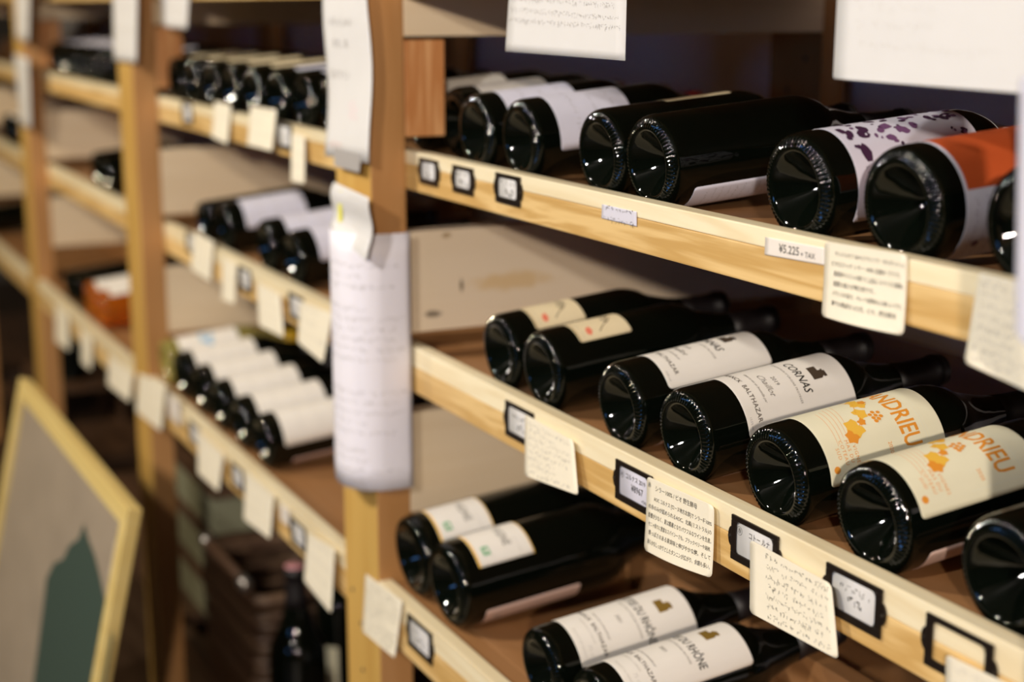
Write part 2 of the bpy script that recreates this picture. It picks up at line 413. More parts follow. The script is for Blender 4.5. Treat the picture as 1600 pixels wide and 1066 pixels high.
def caps_mesh(kind, m):
    k = ('c' + kind, m.name)
    if k not in ME: ME[k] = mesh_of('capsule', caps_bm(burg if kind == 'burgundy' else bord), m)
    return ME[k]
def lmap(q, s, r=RB):     # label map on the bottle's wall: q degrees from the top, s along the axis
    def mp(u, v, off):
        a = R(q) + u / r; return Vector(((r + .0001 + off) * math.sin(a), s + v, (r + .0001 + off) * math.cos(a)))
    return mp
rng = random.Random(5)
ORD = ('first', 'second', 'third', 'fourth', 'fifth', 'sixth', 'seventh', 'eighth')

# label designs: each returns after adding the label under the bottle
def emblem(mp, x, y, k, m, lab):       # small tower mark: block with crenels and a merlon
    P = [(-.0075, -.0075), (.0075, -.0075), (.0075, .0015), (.0052, .0015), (.0052, .0045), (.0066, .0045), (.0066, .0078), (.0046, .0078), (.0046, .0062), (.0018, .0062), (.0018, .0078), (-.0004, .0078), (-.0004, .0062), (-.0024, .0062), (-.0024, .0045), (-.0016, .0045), (-.0016, .0015), (-.0075, .0015)]
    bm = poly_bm([(x + a * k, y + b * k) for a, b in P])
    stamp('emblem', bm, mp, m, lab, cut=.003)
def lab_cornas(b, q, s, word='CORNAS', year='2019', em=M_brownink):
    mp = lmap(q, s); H = .118 if word == 'CORNAS' else .138
    lab = sheet('label', mp, .094, H, M_white, b, 24, 10, .004)
    top = H / 2
    if word == 'CORNAS':
        ty = .0125; text_bm_ = text_bm('CORNAS', 0, ty, .0118, shear=.25, sx=.86, bold=.012)
        stamp('lettering', text_bm_, mp, M_ink, lab, cut=.003)
        emblem(mp, 0.002, ty + .0185, 1.0, em, lab)
    else:
        ty = .015; stamp('lettering', text_bm('CÔTES DU RHÔNE', 0, ty, .0130, sx=.66, bold=.012), mp, M_ink, lab, cut=.003)
        emblem(mp, 0.000, ty + .027, 1.1, em, lab)
    bm = text_bm("APPELLATION D'ORIGINE PROTÉGÉE", 0, ty - .011, .0030, spacing=1.15)
    text_bm(year, 0, ty - .026, .0058, bm=bm)
    if word == 'CORNAS': text_bm('Chaillot', .002, ty - .036, .0085, shear=.5, bold=-.004, bm=bm)
    text_bm('élevé et mis en bouteille par', 0, ty - .046, .0034, shear=.4, bm=bm)
    text_bm('FRANCK  BALTHAZAR', 0, -.045 if word == 'CORNAS' else -.040, .0064, bold=.012, spacing=1.1, bm=bm)
    stamp('small_lettering', bm, mp, M_brownink, lab, cut=.005)
    bm = bmesh.new()
    if word != 'CORNAS':
        text_bm('VIGNERON À CORNAS', 0, -.048, .0036, bm=bm); text_bm('75 cl', .024, -.0545, .006, bm=bm, bold=-.01); text_bm('PRODUIT DE FRANCE', .012, -.062, .0036, bm=bm)
    else: text_bm('13,5% vol', .034, -.0545, .0030, bm=bm)
    stamp('fine_print', bm, mp, M_lgrey if word != 'CORNAS' else M_grey, lab, cut=0)
def leaf(x, y, k, bm, rot=0):
    pts = []
    for i, r_ in enumerate((1, .72, .92, .66, .8, .55, .3, .55, .8, .66, .92, .72)):
        a = rot + i * math.pi / 6; pts.append((x + k * r_ * math.cos(a), y + k * r_ * math.sin(a)))
    return poly_bm(pts, bm)
def lab_vine(b, q, s):
    mp = lmap(q, s); lab = sheet('label', mp, .098, .118, M_cream, b, 24, 10, .003)
    stamp('lettering', text_bm('ANDRIEU', -.001, .027, .0245, sx=.66, bold=.018), mp, M_orange, lab, cut=.003)
    bm = bmesh.new(); rg = random.Random(3)
    leaf(-.006, -.008, .0085, bm, 1.9); leaf(.006, -.020, .0115, bm, -1.2); leaf(-.018, .000, .009, bm, 2.5); leaf(-.030, .001, .007, bm, .6)
    stamp('vine_leaves', bm, mp, M_orange2, lab)
    bm = bmesh.new(); leaf(.013, -.027, .008, bm, -.9); leaf(.002, -.012, .005, bm, .5); leaf(-.022, .006, .005, bm, 1)
    stamp('vine_leaves', bm, mp, M_orange, lab, off=.0004)
    bm = bmesh.new()
    for dx, dy in ((0, 0), (.004, .001), (.002, .0045), (.006, .005), (-.002, .004), (.0075, .0015), (.004, .0085), (-.0005, .0085)):
        blob_bm(dx - .002, .000 + dy, .0017, .0019, rg, 10, bm, jag=.08)
    stamp('grapes', bm, mp, M_orange, lab, off=.0005)
    bm = bmesh.new(); pt = [(-.040, -.004), (-.030, -.005), (-.020, -.003), (-.010, -.009), (-.002, -.010), (.006, -.016)]
    for a, c in zip(pt, pt[1:]): quad(bm, *a, *c, .0005)
    for k in range(5): quad(bm, -.030 + .002 * k, -.020 - .005 * k, .006 + .003 * k, -.028 - .004 * k, .0003)
    stamp('vine_stem', bm, mp, M_orange, lab)
    bm = bmesh.new()
    for k, t in enumerate(('LES VIGNES', 'MAS DU', 'COTEAU', 'SUD')): text_bm(t, .024, -.030 - .0055 * k, .0046, bm=bm, spacing=1.2)
    text_bm('2020', .030, .004, .0050, bm=bm)
    blob_bm(.036, -.052, .003, .003, rg, 14, bm, jag=0)
    stamp('fine_print', bm, mp, M_orange, lab, cut=0)
    bm = bmesh.new(); quad(bm, -.045, .041, .040, .041, .0009); quad(bm, -.045, .044, .040, .044, .0005); quad(bm, .040, .041, .040, -.01, .0006)
    stamp('embossed_line', bm, mp, M_emb, lab)
def lab_beige(b, q, s):
    mp = lmap(q, s); lab = sheet('label', mp, .058, .062, M_beige, b, 16, 6, .003)
    bm = scribble(bmesh.new(), -.024, .012, .014, .009, random.Random(4), .4, .0008)
    sg = [(.020, -.004), (.012, .004), (.006, .013), (.0, .018), (-.004, .012), (.001, .007), (.006, .009), (-.006, .019), (-.010, .010), (-.016, .017)]
    for p, q_ in zip(sg, sg[1:]): quad(bm, *p, *q_, .0009)
    stamp('signature', bm, mp, M_brownink, lab)
    bm = bmesh.new(); rg = random.Random(8); blob_bm(.016, -.015, .0065, .0038, rg, 12, bm, rot=-.3); stamp('red_mark', bm, mp, M_red, lab)
    stamp('fine_print', scribble(bmesh.new(), .0, .026, -.0235, .0025, random.Random(2)), mp, M_grey, lab)
    bm = bmesh.new(); quad(bm, -.028, -.0295, .028, -.0295, .0012); stamp('gold_edge', bm, mp, M_gold, lab)
def lab_orangeedge(b, q, s):
    mp = lmap(q, s); lab = sheet('label', mp, .058, .060, M_white, b, 16, 6, .003)
    bm = bmesh.new(); quad(bm, -.029, -.0288, .029, -.0288, .0022); quad(bm, -.029, .0293, .029, .0293, .0010); stamp('orange_edge', bm, mp, M_orange2, lab)
    stamp('lettering', text_bm('VIGNE', -.002, .007, .0120, sx=.85, bold=.0, spacing=1.1), mp, M_ink, lab)
    bm = bmesh.new(); quad(bm, .0085, -.017, .0185, -.017, .0075)
    lf = stamp('organic_mark', bm, mp, M_green, lab)
    bm = bmesh.new(); leaf(.0135, -.017, .0032, bm, 1.5); stamp('leaf_mark', bm, mp, M_white, lf, off=.0005)
    stamp('fine_print', scribble(scribble(bmesh.new(), .006, .027, .017, .002, random.Random(7)), .02, .0275, -.012, .003, random.Random(9)), mp, M_grey, lab)
def lab_back(b, q, s, wd=.05, ht=.115, m=M_pinkl, num=None):
    mp = lmap(q, s); lab = sheet('back_label', mp, wd, ht, m, b, 12, 6, .003)
    bm = bmesh.new(); rg = random.Random(int(q * 7 + s * 100))
    for k in range(int(ht / .009)):
        scribble(bm, -wd * .42, wd * .42, ht * .42 - k * .008, .0022, rg)
    if num: text_bm(num, -wd * .2, -ht * .36, .013, bm=bm)
    stamp('fine_print', bm, mp, M_grey, lab, cut=0)
def lab_plain(b, q, s, wd, ht, m, ink=M_lgrey, dens=1, blue=False, n=3):
    mp = lmap(q, s); lab = sheet('label', mp, wd, ht, m, b, 16, 6, .003)
    bm = bmesh.new(); rg = random.Random(int(abs(s) * 1e4) + int(wd * 1e4))
    for k in range(n): scribble(bm, -wd * .36, wd * .36, ht * .30 - k * ht * .26, .0042, rg)
    stamp('fine_print', bm, mp, ink, lab, cut=0)
    if blue:
        bm = bmesh.new()
        for _ in range(9): blob_bm(rg.uniform(-wd * .3, wd * .3), rg.uniform(-ht * .1, ht * .32), .008, .006, rg, 9, bm, jag=.35)
        stamp('blue_print', bm, mp, M_blue, lab)
def lab_pebbles(b, q, s):
    mp = lmap(q, s); lab = sheet('label', mp, .190, .125, M_lav, b, 44, 8, .002)
    rg = random.Random(21); b1, b2 = bmesh.new(), bmesh.new()
    for i in range(150):
        x, y = rg.uniform(-.092, .044), rg.uniform(-.056, .058)
        k = rg.choice((.0018, .0026, .0034, .0046, .0058))
        blob_bm(x, y, k, k * rg.uniform(.5, .9), rg, 8, b1 if i % 3 else b2, rot=rg.uniform(0, 3), jag=.22)
    blob_bm(.040, -.047, .0085, .0045, rg, 12, b1, jag=.12)
    stamp('pebble_print', b1, mp, M_purple, lab, cut=0); stamp('pebble_print', b2, mp, M_purple2, lab, off=.0004, cut=0)
    bm = scribble(bmesh.new(), .050, .074, -.050, .0040, rg); scribble(bm, .050, .072, -.040, .003, rg); scribble(bm, .05, .07, .01, .0025, rg)
    stamp('fine_print', bm, mp, M_purple, lab, cut=0)
def lab_red(b, q, s):
    mp = lmap(q, s); lab = sheet('label', mp, .200, .120, M_lav, b, 44, 8, .003)
    bm = bmesh.new()
    for k in range(10): bm.faces.new([bm.verts.new(p) for p in ((-.096 + .0125 * k, -.0575, 0), (-.0835 + .0125 * k, -.0575, 0), (-.0835 + .0125 * k, .0575, 0), (-.096 + .0125 * k, .0575, 0))])
    stamp('red_panel', bm, mp, M_redlabel, lab)
    bm = bmesh.new(); rg = random.Random(4)
    for k in range(9): scribble(bm, .034, .090, -.050 + .009 * k, .0026, rg)
    blob_bm(.071, -.045, .0035, .003, rg, 9, bm)
    stamp('fine_print', bm, mp, M_purple2, lab, cut=0)

def bottle(X, Y, shelf, label, design=None, kind='burgundy', el=6, roll=0, yaw=0, glass=None, caps=None, group=None, cat='bottle', name='wine_bottle', scale=1.0):
    r = RB if kind == 'burgundy' else .037
    z = SHELF[shelf] if isinstance(shelf, str) else shelf
    t = thing(name, label, cat, (X, Y, z + scale * r * math.cos(R(el)) + .0006), group)
    t.scale = (scale, scale, scale)
    t.rotation_mode = 'XYZ'; t.rotation_euler = (R(el), 0, R(yaw))
    link('bottle_glass', bottle_mesh(kind, glass or M_glass), None, t)
    link('capsule', caps_mesh(kind, caps or M_caps), None, t)
    _o = t.location.copy(); t.location = (0, 0, 0)
    if design: design(t)
    t.location = _o
    return t
Y2 = .7237; Y3 = .6795; Y1 = .7237
# middle shelf, main bay
bottle(-1.490, Y2, 'r2', 'dark bottle with small beige signature label, leftmost on the middle shelf beside the side board', lambda b: lab_beige(b, 13, .065))
bottle(-1.391, Y2, 'r2', 'dark bottle with beige signature label, second on the middle shelf, right of its twin', lambda b: lab_beige(b, 6, .067))
bottle(-1.230, Y2, 'r2', 'dark bottle with white label rolled away so only NAS of its name shows, middle shelf', lambda b: (lab_cornas(b, 1, .095), lab_back(b, 165, .085, .05, .11)))
bottle(-1.117, Y2, 'r2', 'dark bottle with sharp white CORNAS 2019 label and brown tower mark, middle shelf', lambda b: (lab_cornas(b, 29, .102), lab_back(b, 195, .085, .05, .11)))
bottle(-.982, Y2, 'r2', 'dark bottle with cream label and orange ANDRIEU lettering fully on show', lambda b: (lab_vine(b, 29, .086), lab_back(b, 200, .085, .06, .1)))
bottle(-.861, Y2, 'r2', 'dark bottle with cream label showing only RIEU in orange, nearer of the two vine labels', lambda b: (lab_vine(b, 11, .075), lab_back(b, 155, .075, .06, .1)))
bottle(-.727, Y2 + .002, 'r2', 'dark bottle base cut by the right edge of the photo, middle shelf', lambda b: lab_back(b, 200, .08, .06, .1))
# lower shelf, main bay
MAG = .0512 / RB
bottle(-1.647, Y3, 'r3', 'dark magnum with small white NE label edged orange, overlapping the post on the lowest shelf', lambda b: (lab_orangeedge(b, 20, .053), lab_back(b, 190, .09, .05, .1)), scale=MAG)
bottle(-1.541, Y3, 'r3', 'dark magnum with white NE label edged orange and a pink back label', lambda b: (lab_orangeedge(b, 16, .054), lab_back(b, 149, .077, .052, .104, M_pinkl, '36')), scale=MAG)
bottle(-1.306, Y3, 'r3', 'dark bottle with large white RHÔNE 2021 label and full gold tower mark, lowest shelf', lambda b: lab_cornas(b, 26, .099, 'RHONE', '2021', M_gold))
bottle(-1.197, Y3, 'r3', 'dark bottle with white RHÔNE label, its gold mark half hidden, at the bottom edge', lambda b: lab_cornas(b, 4, .095, 'RHONE', '2021', M_gold))
# top shelf, main bay
tops = ['farthest of four pale-labelled top-shelf bottles, mostly hidden behind the post', 'dark bottle with grey-white label just behind the end-grain block, top shelf',
        'dark bottle with grey-white label, second right of the end-grain block, top shelf', 'dark bottle with lavender-white label, nearest of the pale-labelled row on the top shelf']
for i, X in enumerate((-1.790, -1.680, -1.551, -1.441)):
    bottle(X, .7585 if i < 2 else Y1, 'r1', tops[i], lambda b, i=i: lab_plain(b, 20, .072, .125, .088, M_lav if i > 1 else M_white, M_grey if i > 1 else M_lgrey), el=5, caps=M_capsr)
bottle(-1.274, Y1, 'r1', 'all-black bottle base with bright stippled rim, left of a touching pair on the top shelf', lambda b: lab_plain(b, -22, .112, .05, .075, M_beige), el=5)
bottle(-1.184, Y1, 'r1', 'black bottle with low white back label, right of a touching pair on the top shelf', lambda b: lab_back(b, 153, .090, .052, .13, M_lav), el=5)
bottle(-.967, Y1, 'r1', 'bottle with lavender label printed with dark purple pebble shapes, top shelf', lambda b: lab_pebbles(b, 0, .090), el=5)
bottle(-.847, Y1, 'r1', 'bottle with orange-red and white label behind the biggest notice sheet, top shelf', lambda b: lab_red(b, 34, .084), el=5)
bottle(-.722, Y1, 'r1', 'black bottle base at the right edge of the photo, top shelf', el=5)
fx = [-2.85 + .120 * k for k in range(8)]
for i, X in enumerate(fx):
    bottle(X, Y1, 'r1', 'dark blurred top-shelf bottle, %s from the left post in its bay' % ORD[i], lambda b, i=i: lab_plain(b, -30, .080, .08, .09, M_beige if i < 5 else M_lav), el=5, group='blurred top-shelf bottles left of the main post')
mid = [(-2.57, 'leftmost white-labelled bottle on the middle shelf left of the main post'), (-2.335, 'second white-labelled bottle on the middle shelf left of the main post'), (-2.20, 'third white-labelled bottle on the middle shelf, next to the papered main post')]
for X, l in mid: bottle(X, Y2, 'r2', l, lambda b: lab_plain(b, 22, .088, .105, .11, M_lav))
bottle(-2.70, Y2, 'r2', 'unlabelled black bottle low on the middle shelf just right of the left post', kind='bordeaux')
low = [(-2.845, 'straw-coloured bottle with sky blue and white label, low shelf beside the left post', M_clear, True),
       (-2.735, 'black bottle with white label touching the straw-coloured one, low shelf', None, False), (-2.61, 'black bottle with white label, third in the low row left of the main post', None, False),
       (-2.49, 'black bottle with white label, fourth in the low-shelf row left of the main post', None, False), (-2.365, 'black bottle with white label, fifth in the low-shelf row left of the main post', None, False),
       (-2.245, 'black bottle with white label, last of the low-shelf row and nearest the main post', None, False)]
for X, l, g, bl in low:
    bottle(X, Y3, 'r3', l, lambda b, bl=bl: (lab_plain(b, 14, .085, .12, .115, M_white, blue=bl), None if bl else lab_back(b, 150, .09, .03, .1)), glass=g, caps=M_capsy if bl else None)
# bay beyond the left post
for i in range(8):
    bottle(-4.02 + .13 * k if False else -4.05 + .13 * i, Y1, 'r1', 'dark far blurred top-shelf bottle beyond the left post, %s from the far-left post' % ORD[i], lambda b: lab_plain(b, -30, .080, .08, .09, M_lav), el=5, group='far top-shelf bottles beyond the left post')
bottle(-3.60, Y2, 'r2', 'black bottle alone on the middle shelf left of the left post')
bottle(-3.49, Y2, 'r2', 'black bottle half hidden behind the left post on the middle shelf')
bottle(-3.66, Y3, 'r3', 'black bottle beside the amber bottles on the low shelf beyond the left post')
bottle(-3.545, Y3, 'r3', 'orange-amber bottle with a white label, just left of the left post on the low shelf', lambda b: lab_plain(b, 5, .085, .115, .13, M_white), glass=M_amber)
bottle(-3.43, Y3, 'r3', 'orange-amber bottle partly hidden by the left post on the low shelf', lambda b: lab_plain(b, -10, .085, .08, .12, M_white), glass=M_amber)
bottle(-3.80, Y3, 'r3', 'dark bottle farthest left in the low row beyond the left post', kind='bordeaux')
# bay beyond the far-left post
for X, l in ((-4.93, 'black bottle with white label at the left edge of the photo above the second rail'), (-4.80, 'black bottle with white label touching the far-left post')):
    bottle(X, Y2, 'r2', l, lambda b: lab_plain(b, 20, .085, .11, .115, M_white))
bottle(-5.05, Y3, 'r3', 'dark bottle at the far left edge on the low shelf', None)

# ------------------------------------------------------------------ price holders
def holder(X, zt, Y, label, lines=None, wd=.064, ht=.0385, seed=1, empty=False, paper=None):
    t = thing('label_holder', label, 'label holder', (X, Y, zt - ht))
    O = origin(t)
    bm = bmesh.new()
    b_ = .0065; y1 = Y; y0 = Y - .0022
    for lo, hi in (((X, y0, zt - ht), (X + wd, y1, zt - ht + b_)), ((X, y0, zt - .0045), (X + wd, y1, zt)), ((X, y0, zt - ht + b_), (X + b_, y1, zt - .0045)), ((X + wd - b_, y0, zt - ht + b_), (X + wd, y1, zt - .0045))):
        box_bm(lo, hi, .0007, bm)
    for sx, cx in ((-1, X), (1, X + wd)):      # rounded ears
        pts = [(cx + sx * .0045 * math.sin(a), zt - ht / 2 + .0085 * math.cos(a)) for a in [math.pi * i / 10 for i in range(11)]]
        f = [bm.verts.new((p[0], y0 + .0006, p[1])) for p in pts]; g = [bm.verts.new((p[0], y1, p[1])) for p in pts]
        bm.faces.new(f if sx > 0 else f[::-1])
        for a in range(10): bm.faces.new((f[a], f[a + 1], g[a + 1], g[a]))
    for cx, cz, dx, dz in ((X + b_, zt - ht + b_, 1, 1), (X + wd - b_, zt - ht + b_, -1, 1), (X + b_, zt - .0045, 1, -1), (X + wd - b_, zt - .0045, -1, -1)):
        k = .004; v = [(cx, cz), (cx + dx * k, cz), (cx + dx * k * .3, cz + dz * k * .3), (cx, cz + dz * k)]
        bm.faces.new([bm.verts.new((p[0], y0 + .0002, p[1])) for p in v])
    bmesh.ops.recalc_face_normals(bm, faces=bm.faces)
    shift(bm, t); bm_link('frame', bm, M_holder, t)
    for cx in (X - .0018, X + wd + .0018): screw_at('screw', (cx, Y - .0022, zt - ht / 2), 'Y', .0014, t)
    if empty: return t
    def mp(u, v, off): return Vector((X + wd / 2 + u, Y - .0006 - off, zt - ht / 2 + .001 + v)) - O
    ins = sheet('price_slip', mp, wd - .008, ht - .007, paper or M_sheet, t, 1, 2, .003)
    bm = bmesh.new(); rg = random.Random(seed)
    if lines:
        for s, x, y, sz, al in lines: text_bm(s, x, y, sz, al, sx=.9, bold=.012, bm=bm)
        if lines[0][0].startswith('コ'):
            for i in range(16):
                a, c = i * math.pi / 8, (i + 1) * math.pi / 8
                quad(bm, -.0215 + .0036 * math.cos(a), .0065 + .0036 * math.sin(a), -.0215 + .0036 * math.cos(c), .0065 + .0036 * math.sin(c), .0003)
            text_bm('赤', -.0215, .0065, .0048, bm=bm)
    else:
        scribble(bm, -.018, .019, .006, .0045, rg, t=.0005); scribble(bm, -.009, .014, -.003, .0075, rg, t=.0010)
    stamp('lettering', bm, mp, M_ink, ins, cut=0)
    return t
YF = .7045; YF3 = .6595
holder(-1.196, -.4145, YF, 'black metal label holder with a sharp price slip reading 8967', [('コルナス 2019', .003, .0065, .0062, 'CENTER'), ('¥8967', .006, -.0025, .0090, 'CENTER'), ('+TAX', .019, -.0105, .0044, 'CENTER')], paper=M_sheetl)
holder(-1.006, -.4110, YF, 'black label holder on the middle rail whose slip is covered by a skewed card', [('コトー ルナ', .006, .0065, .0062, 'CENTER')])
holder(-.881, -.4110, YF, 'black label holder with a blurred price slip between the skewed card and the empty holder', None, seed=5)
holder(-.770, -.4105, YF, 'empty black label holder near the bottom right corner with bare wood inside', empty=True)
holder(-1.429, -.4120, YF, 'black label holder half under a card, leftmost on the middle rail', None, seed=8)
holder(-1.655, -.174, YF, 'small black label holder on the top rail next to the post, first of three', None, wd=.052, ht=.030, seed=9)
holder(-1.561, -.174, YF, 'small black label holder on the top rail, middle one of three', None, wd=.052, ht=.030, seed=10)
holder(-1.452, -.172, YF, 'small black label holder on the top rail, third from the post', None, wd=.056, ht=.031, seed=11)
holder(-1.603, -.709, YF3, 'black label holder low beside the main post on the lowest rail', None, wd=.072, ht=.040, seed=12)

# ------------------------------------------------------------------ cards and notices
def card(name, label, cat, tl, tr, br, bl, Y, m=M_card, wd=.09, ht=.06, lines=None, ink=M_ink, rows=6, size=.0045, bow=None, seed=1, rad=.004, x0=-.42, x1=.42, dYb=0, skip=None, dens=1, group=None, Ys=None):
    Y_ = Ys or (Y, Y, Y - dYb, Y - dYb)
    P = [at(*p, y) for p, y in zip((tl, tr, br, bl), Y_)]
    t = thing(name, label, cat, (P[3] + P[2]) / 2, group)
    mp = quadmap(*P, wd, ht, t, bow)
    sh = sheet('paper', mp, wd, ht, m, t, 12, 12, rad, th=.00025)
    bm = bmesh.new(); rg = random.Random(seed)
    if lines:
        for s, x, y, sz in lines:
            tb = text_bm(s, 0, 0, sz, 'LEFT'); w0 = max(v.co.x for v in tb.verts); tb.free()
            text_bm(s, x * wd, y * ht, sz, 'LEFT', sx=min(.92, (.47 - x) * wd / w0), bold=.006, bm=bm)
    else:
        for k in range(rows):
            if skip and k in skip: continue
            y = ht * (.40 - .80 * k / max(1, rows - 1)); xe = x1 - rg.choice((0, 0, .05, .3)) if rows > 2 else x1
            scribble(bm, wd * x0, wd * xe, y, size, rg, dens, slope=rg.uniform(-.01, .01))
    if len(bm.verts): stamp('lettering', bm, mp, ink, sh, off=.0004, cut=0)
    else: bm.free()
    t['_'] = 1; del t['_']
    return t, mp, sh
curl = lambda a, b: .004 * math.sin(b * math.pi) * .3 + .006 * b * b
curl2 = lambda a, b: .003 * b * b + .004 * b * b * math.sin(a * math.pi)
YC = .7010
z0 = .0044
card('handwritten_card', 'sharp handwritten card hanging beside the 8967 price holder', 'card', (1011, 744), (1116, 791), (1117, 903), (1011, 858), YC, lines=[
    ('赤', -.475, .40, .0046), ('シラー100% / ビオ 野生酵母', -.36, .385, .0050), ('AOC コルナス [ローヌ地方北部]で シラー種100%', -.38, .235, .0043), ('の赤のみが認められるAOC。北風(ミストラル)の', -.46, .115, .0044),
    ('影響が少なく、夏は酷暑となりパワフルなワインを生産。', -.46, -.005, .0044), ('セニャ香りに豊富なスパイシーさも。ブラックベリーや胡椒、', -.45, -.120, .0041), ('鉄っぽさのある果実味と伸びやかな酸。そして', -.44, -.235, .0044), ('滑らかなしっかりとしたタンニンが広がり、余韻も長い。', -.45, -.36, .0044)], bow=curl2)
card('handwritten_card', 'handwritten card under the 5.225 price on the top rail', 'card', (1289, 377), (1418, 398), (1417, 524), (1289, 493), .7035, lines=[
    ('サンジョセフ 2019 (フランソワ・ダルデッシュ)', -.36, .36, .0042), ('ビオロジック シラー 100% 古樹の ブドウ。', -.40, .225, .0044), ('黒果実やスミレの香りと上品な スパイスの風味。', -.37, .095, .0045),
    ('酒質の高さが魅力的です。', -.37, -.035, .0045), ('バランスの良さ、キレイな酸味も心地いいです。', -.37, -.160, .0044), ('樽での熟成を12カ月。ビオ。野生酵母', -.37, -.290, .0045)], bow=curl2)
card('handwritten_card', 'skewed handwritten card curling off the middle rail between two holders', 'card', (1172, 843), (1299, 913), (1320, 1029), (1181, 955), .698, rows=7, size=.0040, bow=curl, seed=3, x0=-.3, x1=.46)
card('handwritten_card', 'soft-focus handwritten card on the middle rail over the leftmost holder', 'card', (820, 647), (896, 689), (912, 773), (828, 742), .699, rows=8, size=.0042, bow=curl, seed=4, ink=M_grey)
card('handwritten_card', 'large blurred handwritten card hanging at the right edge from the top rail', 'card', (1529, 425), (1640, 452), (1640, 620), (1518, 565), .699, rows=8, size=.0048, bow=curl, seed=5, wd=.075, ht=.068, ink=M_grey)
card('handwritten_card', 'blurred card at the bottom right corner over the empty holder', 'card', (1478, 1022), (1640, 1100), (1650, 1240), (1478, 1150), .699, rows=5, size=.004, seed=6, ink=M_lgrey)
card('handwritten_card', 'handwritten card on the lowest rail end at the foot of the main post', 'card', (571, 896), (629, 940), (624, 1028), (573, 985), .657, rows=8, size=.0052, bow=curl, seed=7, wd=.115, ht=.072)
P5 = [('¥5.225', -.26, .02, .0098), ('+ TAX', .10, -.10, .0066)]
card('price_strip', 'paper strip with handwritten 5.225 price on the top rail', 'price tag', (1196, 370), (1292, 388), (1291, 415), (1195, 398), .7043, m=M_cleartape, wd=.074, ht=.0145, lines=P5, rad=0)
card('price_strip', 'short paper strip with blurred writing on the top rail left of the 5.225 price', 'price tag', (941, 319), (995, 331), (995, 354), (940, 341), .7043, m=M_sheetl, wd=.055, ht=.014, rows=2, size=.0042, rad=0, seed=3)
card('notice_sheet', 'white printed notice hanging in front of the top compartment, left of the biggest one', 'notice', (801, -90), (981, -74), (977, 95), (790, 80), .698, m=M_sheet, wd=.23, ht=.10, rows=9, size=.0042, ink=M_grey, rad=0, seed=12, skip=(0, 7, 8), x0=-.48, x1=.46)
card('notice_sheet', 'biggest white notice sheet at the top right, blurred and almost blank', 'notice', (1316, -150), (1640, -150), (1640, 149), (1302, 123), .690, m=M_sheet, wd=.21, ht=.12, rows=8, size=.005, ink=M_lgrey, rad=.002, seed=13, skip=(0, 1, 7), x0=-.4, x1=.3, dens=.4)
card('hanging_sheet', 'very blurred pale sheet edge hanging along the right border of the photo', 'notice', (1594, 120), (1700, 120), (1700, 640), (1586, 520), .60, m=M_sheetl, wd=.07, ht=.13, rows=2, size=.004, ink=M_lgrey, rad=.002, seed=13, dens=.2)
# notices on the main post
wav = lambda a, b: .003 * math.sin(b * 7 + a)
t, mp, sh = card('notice_sheet', 'tall white notice taped to the upper front of the main post, with pink print', 'notice', (507, -60), (575, -60), (580, 255), (510, 243), .653, m=M_sheet, wd=.14, ht=.235, rows=3, size=.009, ink=M_grey, rad=0, bow=wav, lines=[('いらっしゃい', -.35, .20, .013), ('ませ。本', -.30, .09, .013), ('日のワイン', -.40, -.07, .013), ('入荷のお知らせ', -.40, .36, .010)], seed=3)
bm = bmesh.new(); rg = random.Random(2)
for k in range(4): scribble(bm, .0, .028, -.048 - .006 * k, .005, rg)
stamp('pink_print', bm, mp, M_pink, sh, off=.0004, cut=0)
bm = bmesh.new(); scribble(bm, -.055, -.01, -.100, .006, rg); stamp('red_writing', bm, mp, M_red, sh, off=.0004, cut=0)
bm = bmesh.new(); bm.faces.new([bm.verts.new(p) for p in ((-.035, -.128, 0), (.042, -.131, 0), (.050, -.108, 0), (-.040, -.105, 0))])
stamp('tape', bm, mp, M_tape, sh, off=.0006)
t, mp, sh = card('small_notice', 'small white slip with a yellow marker streak on the main post above the long scroll', 'notice', (521, 284), (580, 309), (577, 408), (516, 358), .640, m=M_sheet, wd=.12, ht=.075, rows=7, size=.0035, ink=M_lgrey, rad=.003, bow=wav, x0=.0, x1=.46, seed=6)
bm = bmesh.new(); poly_bm([(-.032, .030), (-.024, .032), (-.026, .010), (-.030, -.015), (-.040, -.020), (-.038, .008)], bm); stamp('yellow_streak', bm, mp, M_yellow, sh, off=.0005, cut=0)
# the long curved sheet around the post
M_scroll = papermat('scroll_paper', (.76, .74, .82))
t = thing('long_notice', 'long white printed sheet bent around the middle of the main post', 'notice', (-1.75, .64, -.585))
path = [(-1.808, .6585), (-1.797, .645), (-1.775, .634), (-1.750, .628), (-1.727, .629), (-1.708, .636), (-1.694, .648), (-1.686, .664), (-1.684, .684), (-1.6845, .702)]
cum = [0]
for a, b in zip(path, path[1:]): cum.append(cum[-1] + math.dist(a, b))
Lp = cum[-1]
def pmap(u, v, off):
    s = min(max(u + Lp / 2, 0), Lp - 1e-6); i = max(k for k in range(len(path) - 1) if cum[k] <= s); f = (s - cum[i]) / (cum[i + 1] - cum[i])
    a, b = path[i], path[i + 1]; x, y = a[0] + (b[0] - a[0]) * f, a[1] + (b[1] - a[1]) * f
    nx, ny = (b[1] - a[1]), -(b[0] - a[0]); n = math.hypot(nx, ny)
    return Vector((x + nx / n * off, y + ny / n * off, -.424 + v)) - t.location
sh = sheet('paper', pmap, Lp, .316, M_scroll, t, 27, 12, 0, th=.0003)
bm = bmesh.new(); rg = random.Random(17)
for grp, n in ((.120, 3), (.068, 6), (-.035, 5), (-.108, 5)):
    for k in range(n): scribble(bm, -Lp * .46, Lp * rg.choice((.46, .46, .2, .40)), grp - k * .0125, .0052, rg)
stamp('lettering', bm, pmap, M_grey, sh, off=.0005, cut=0)

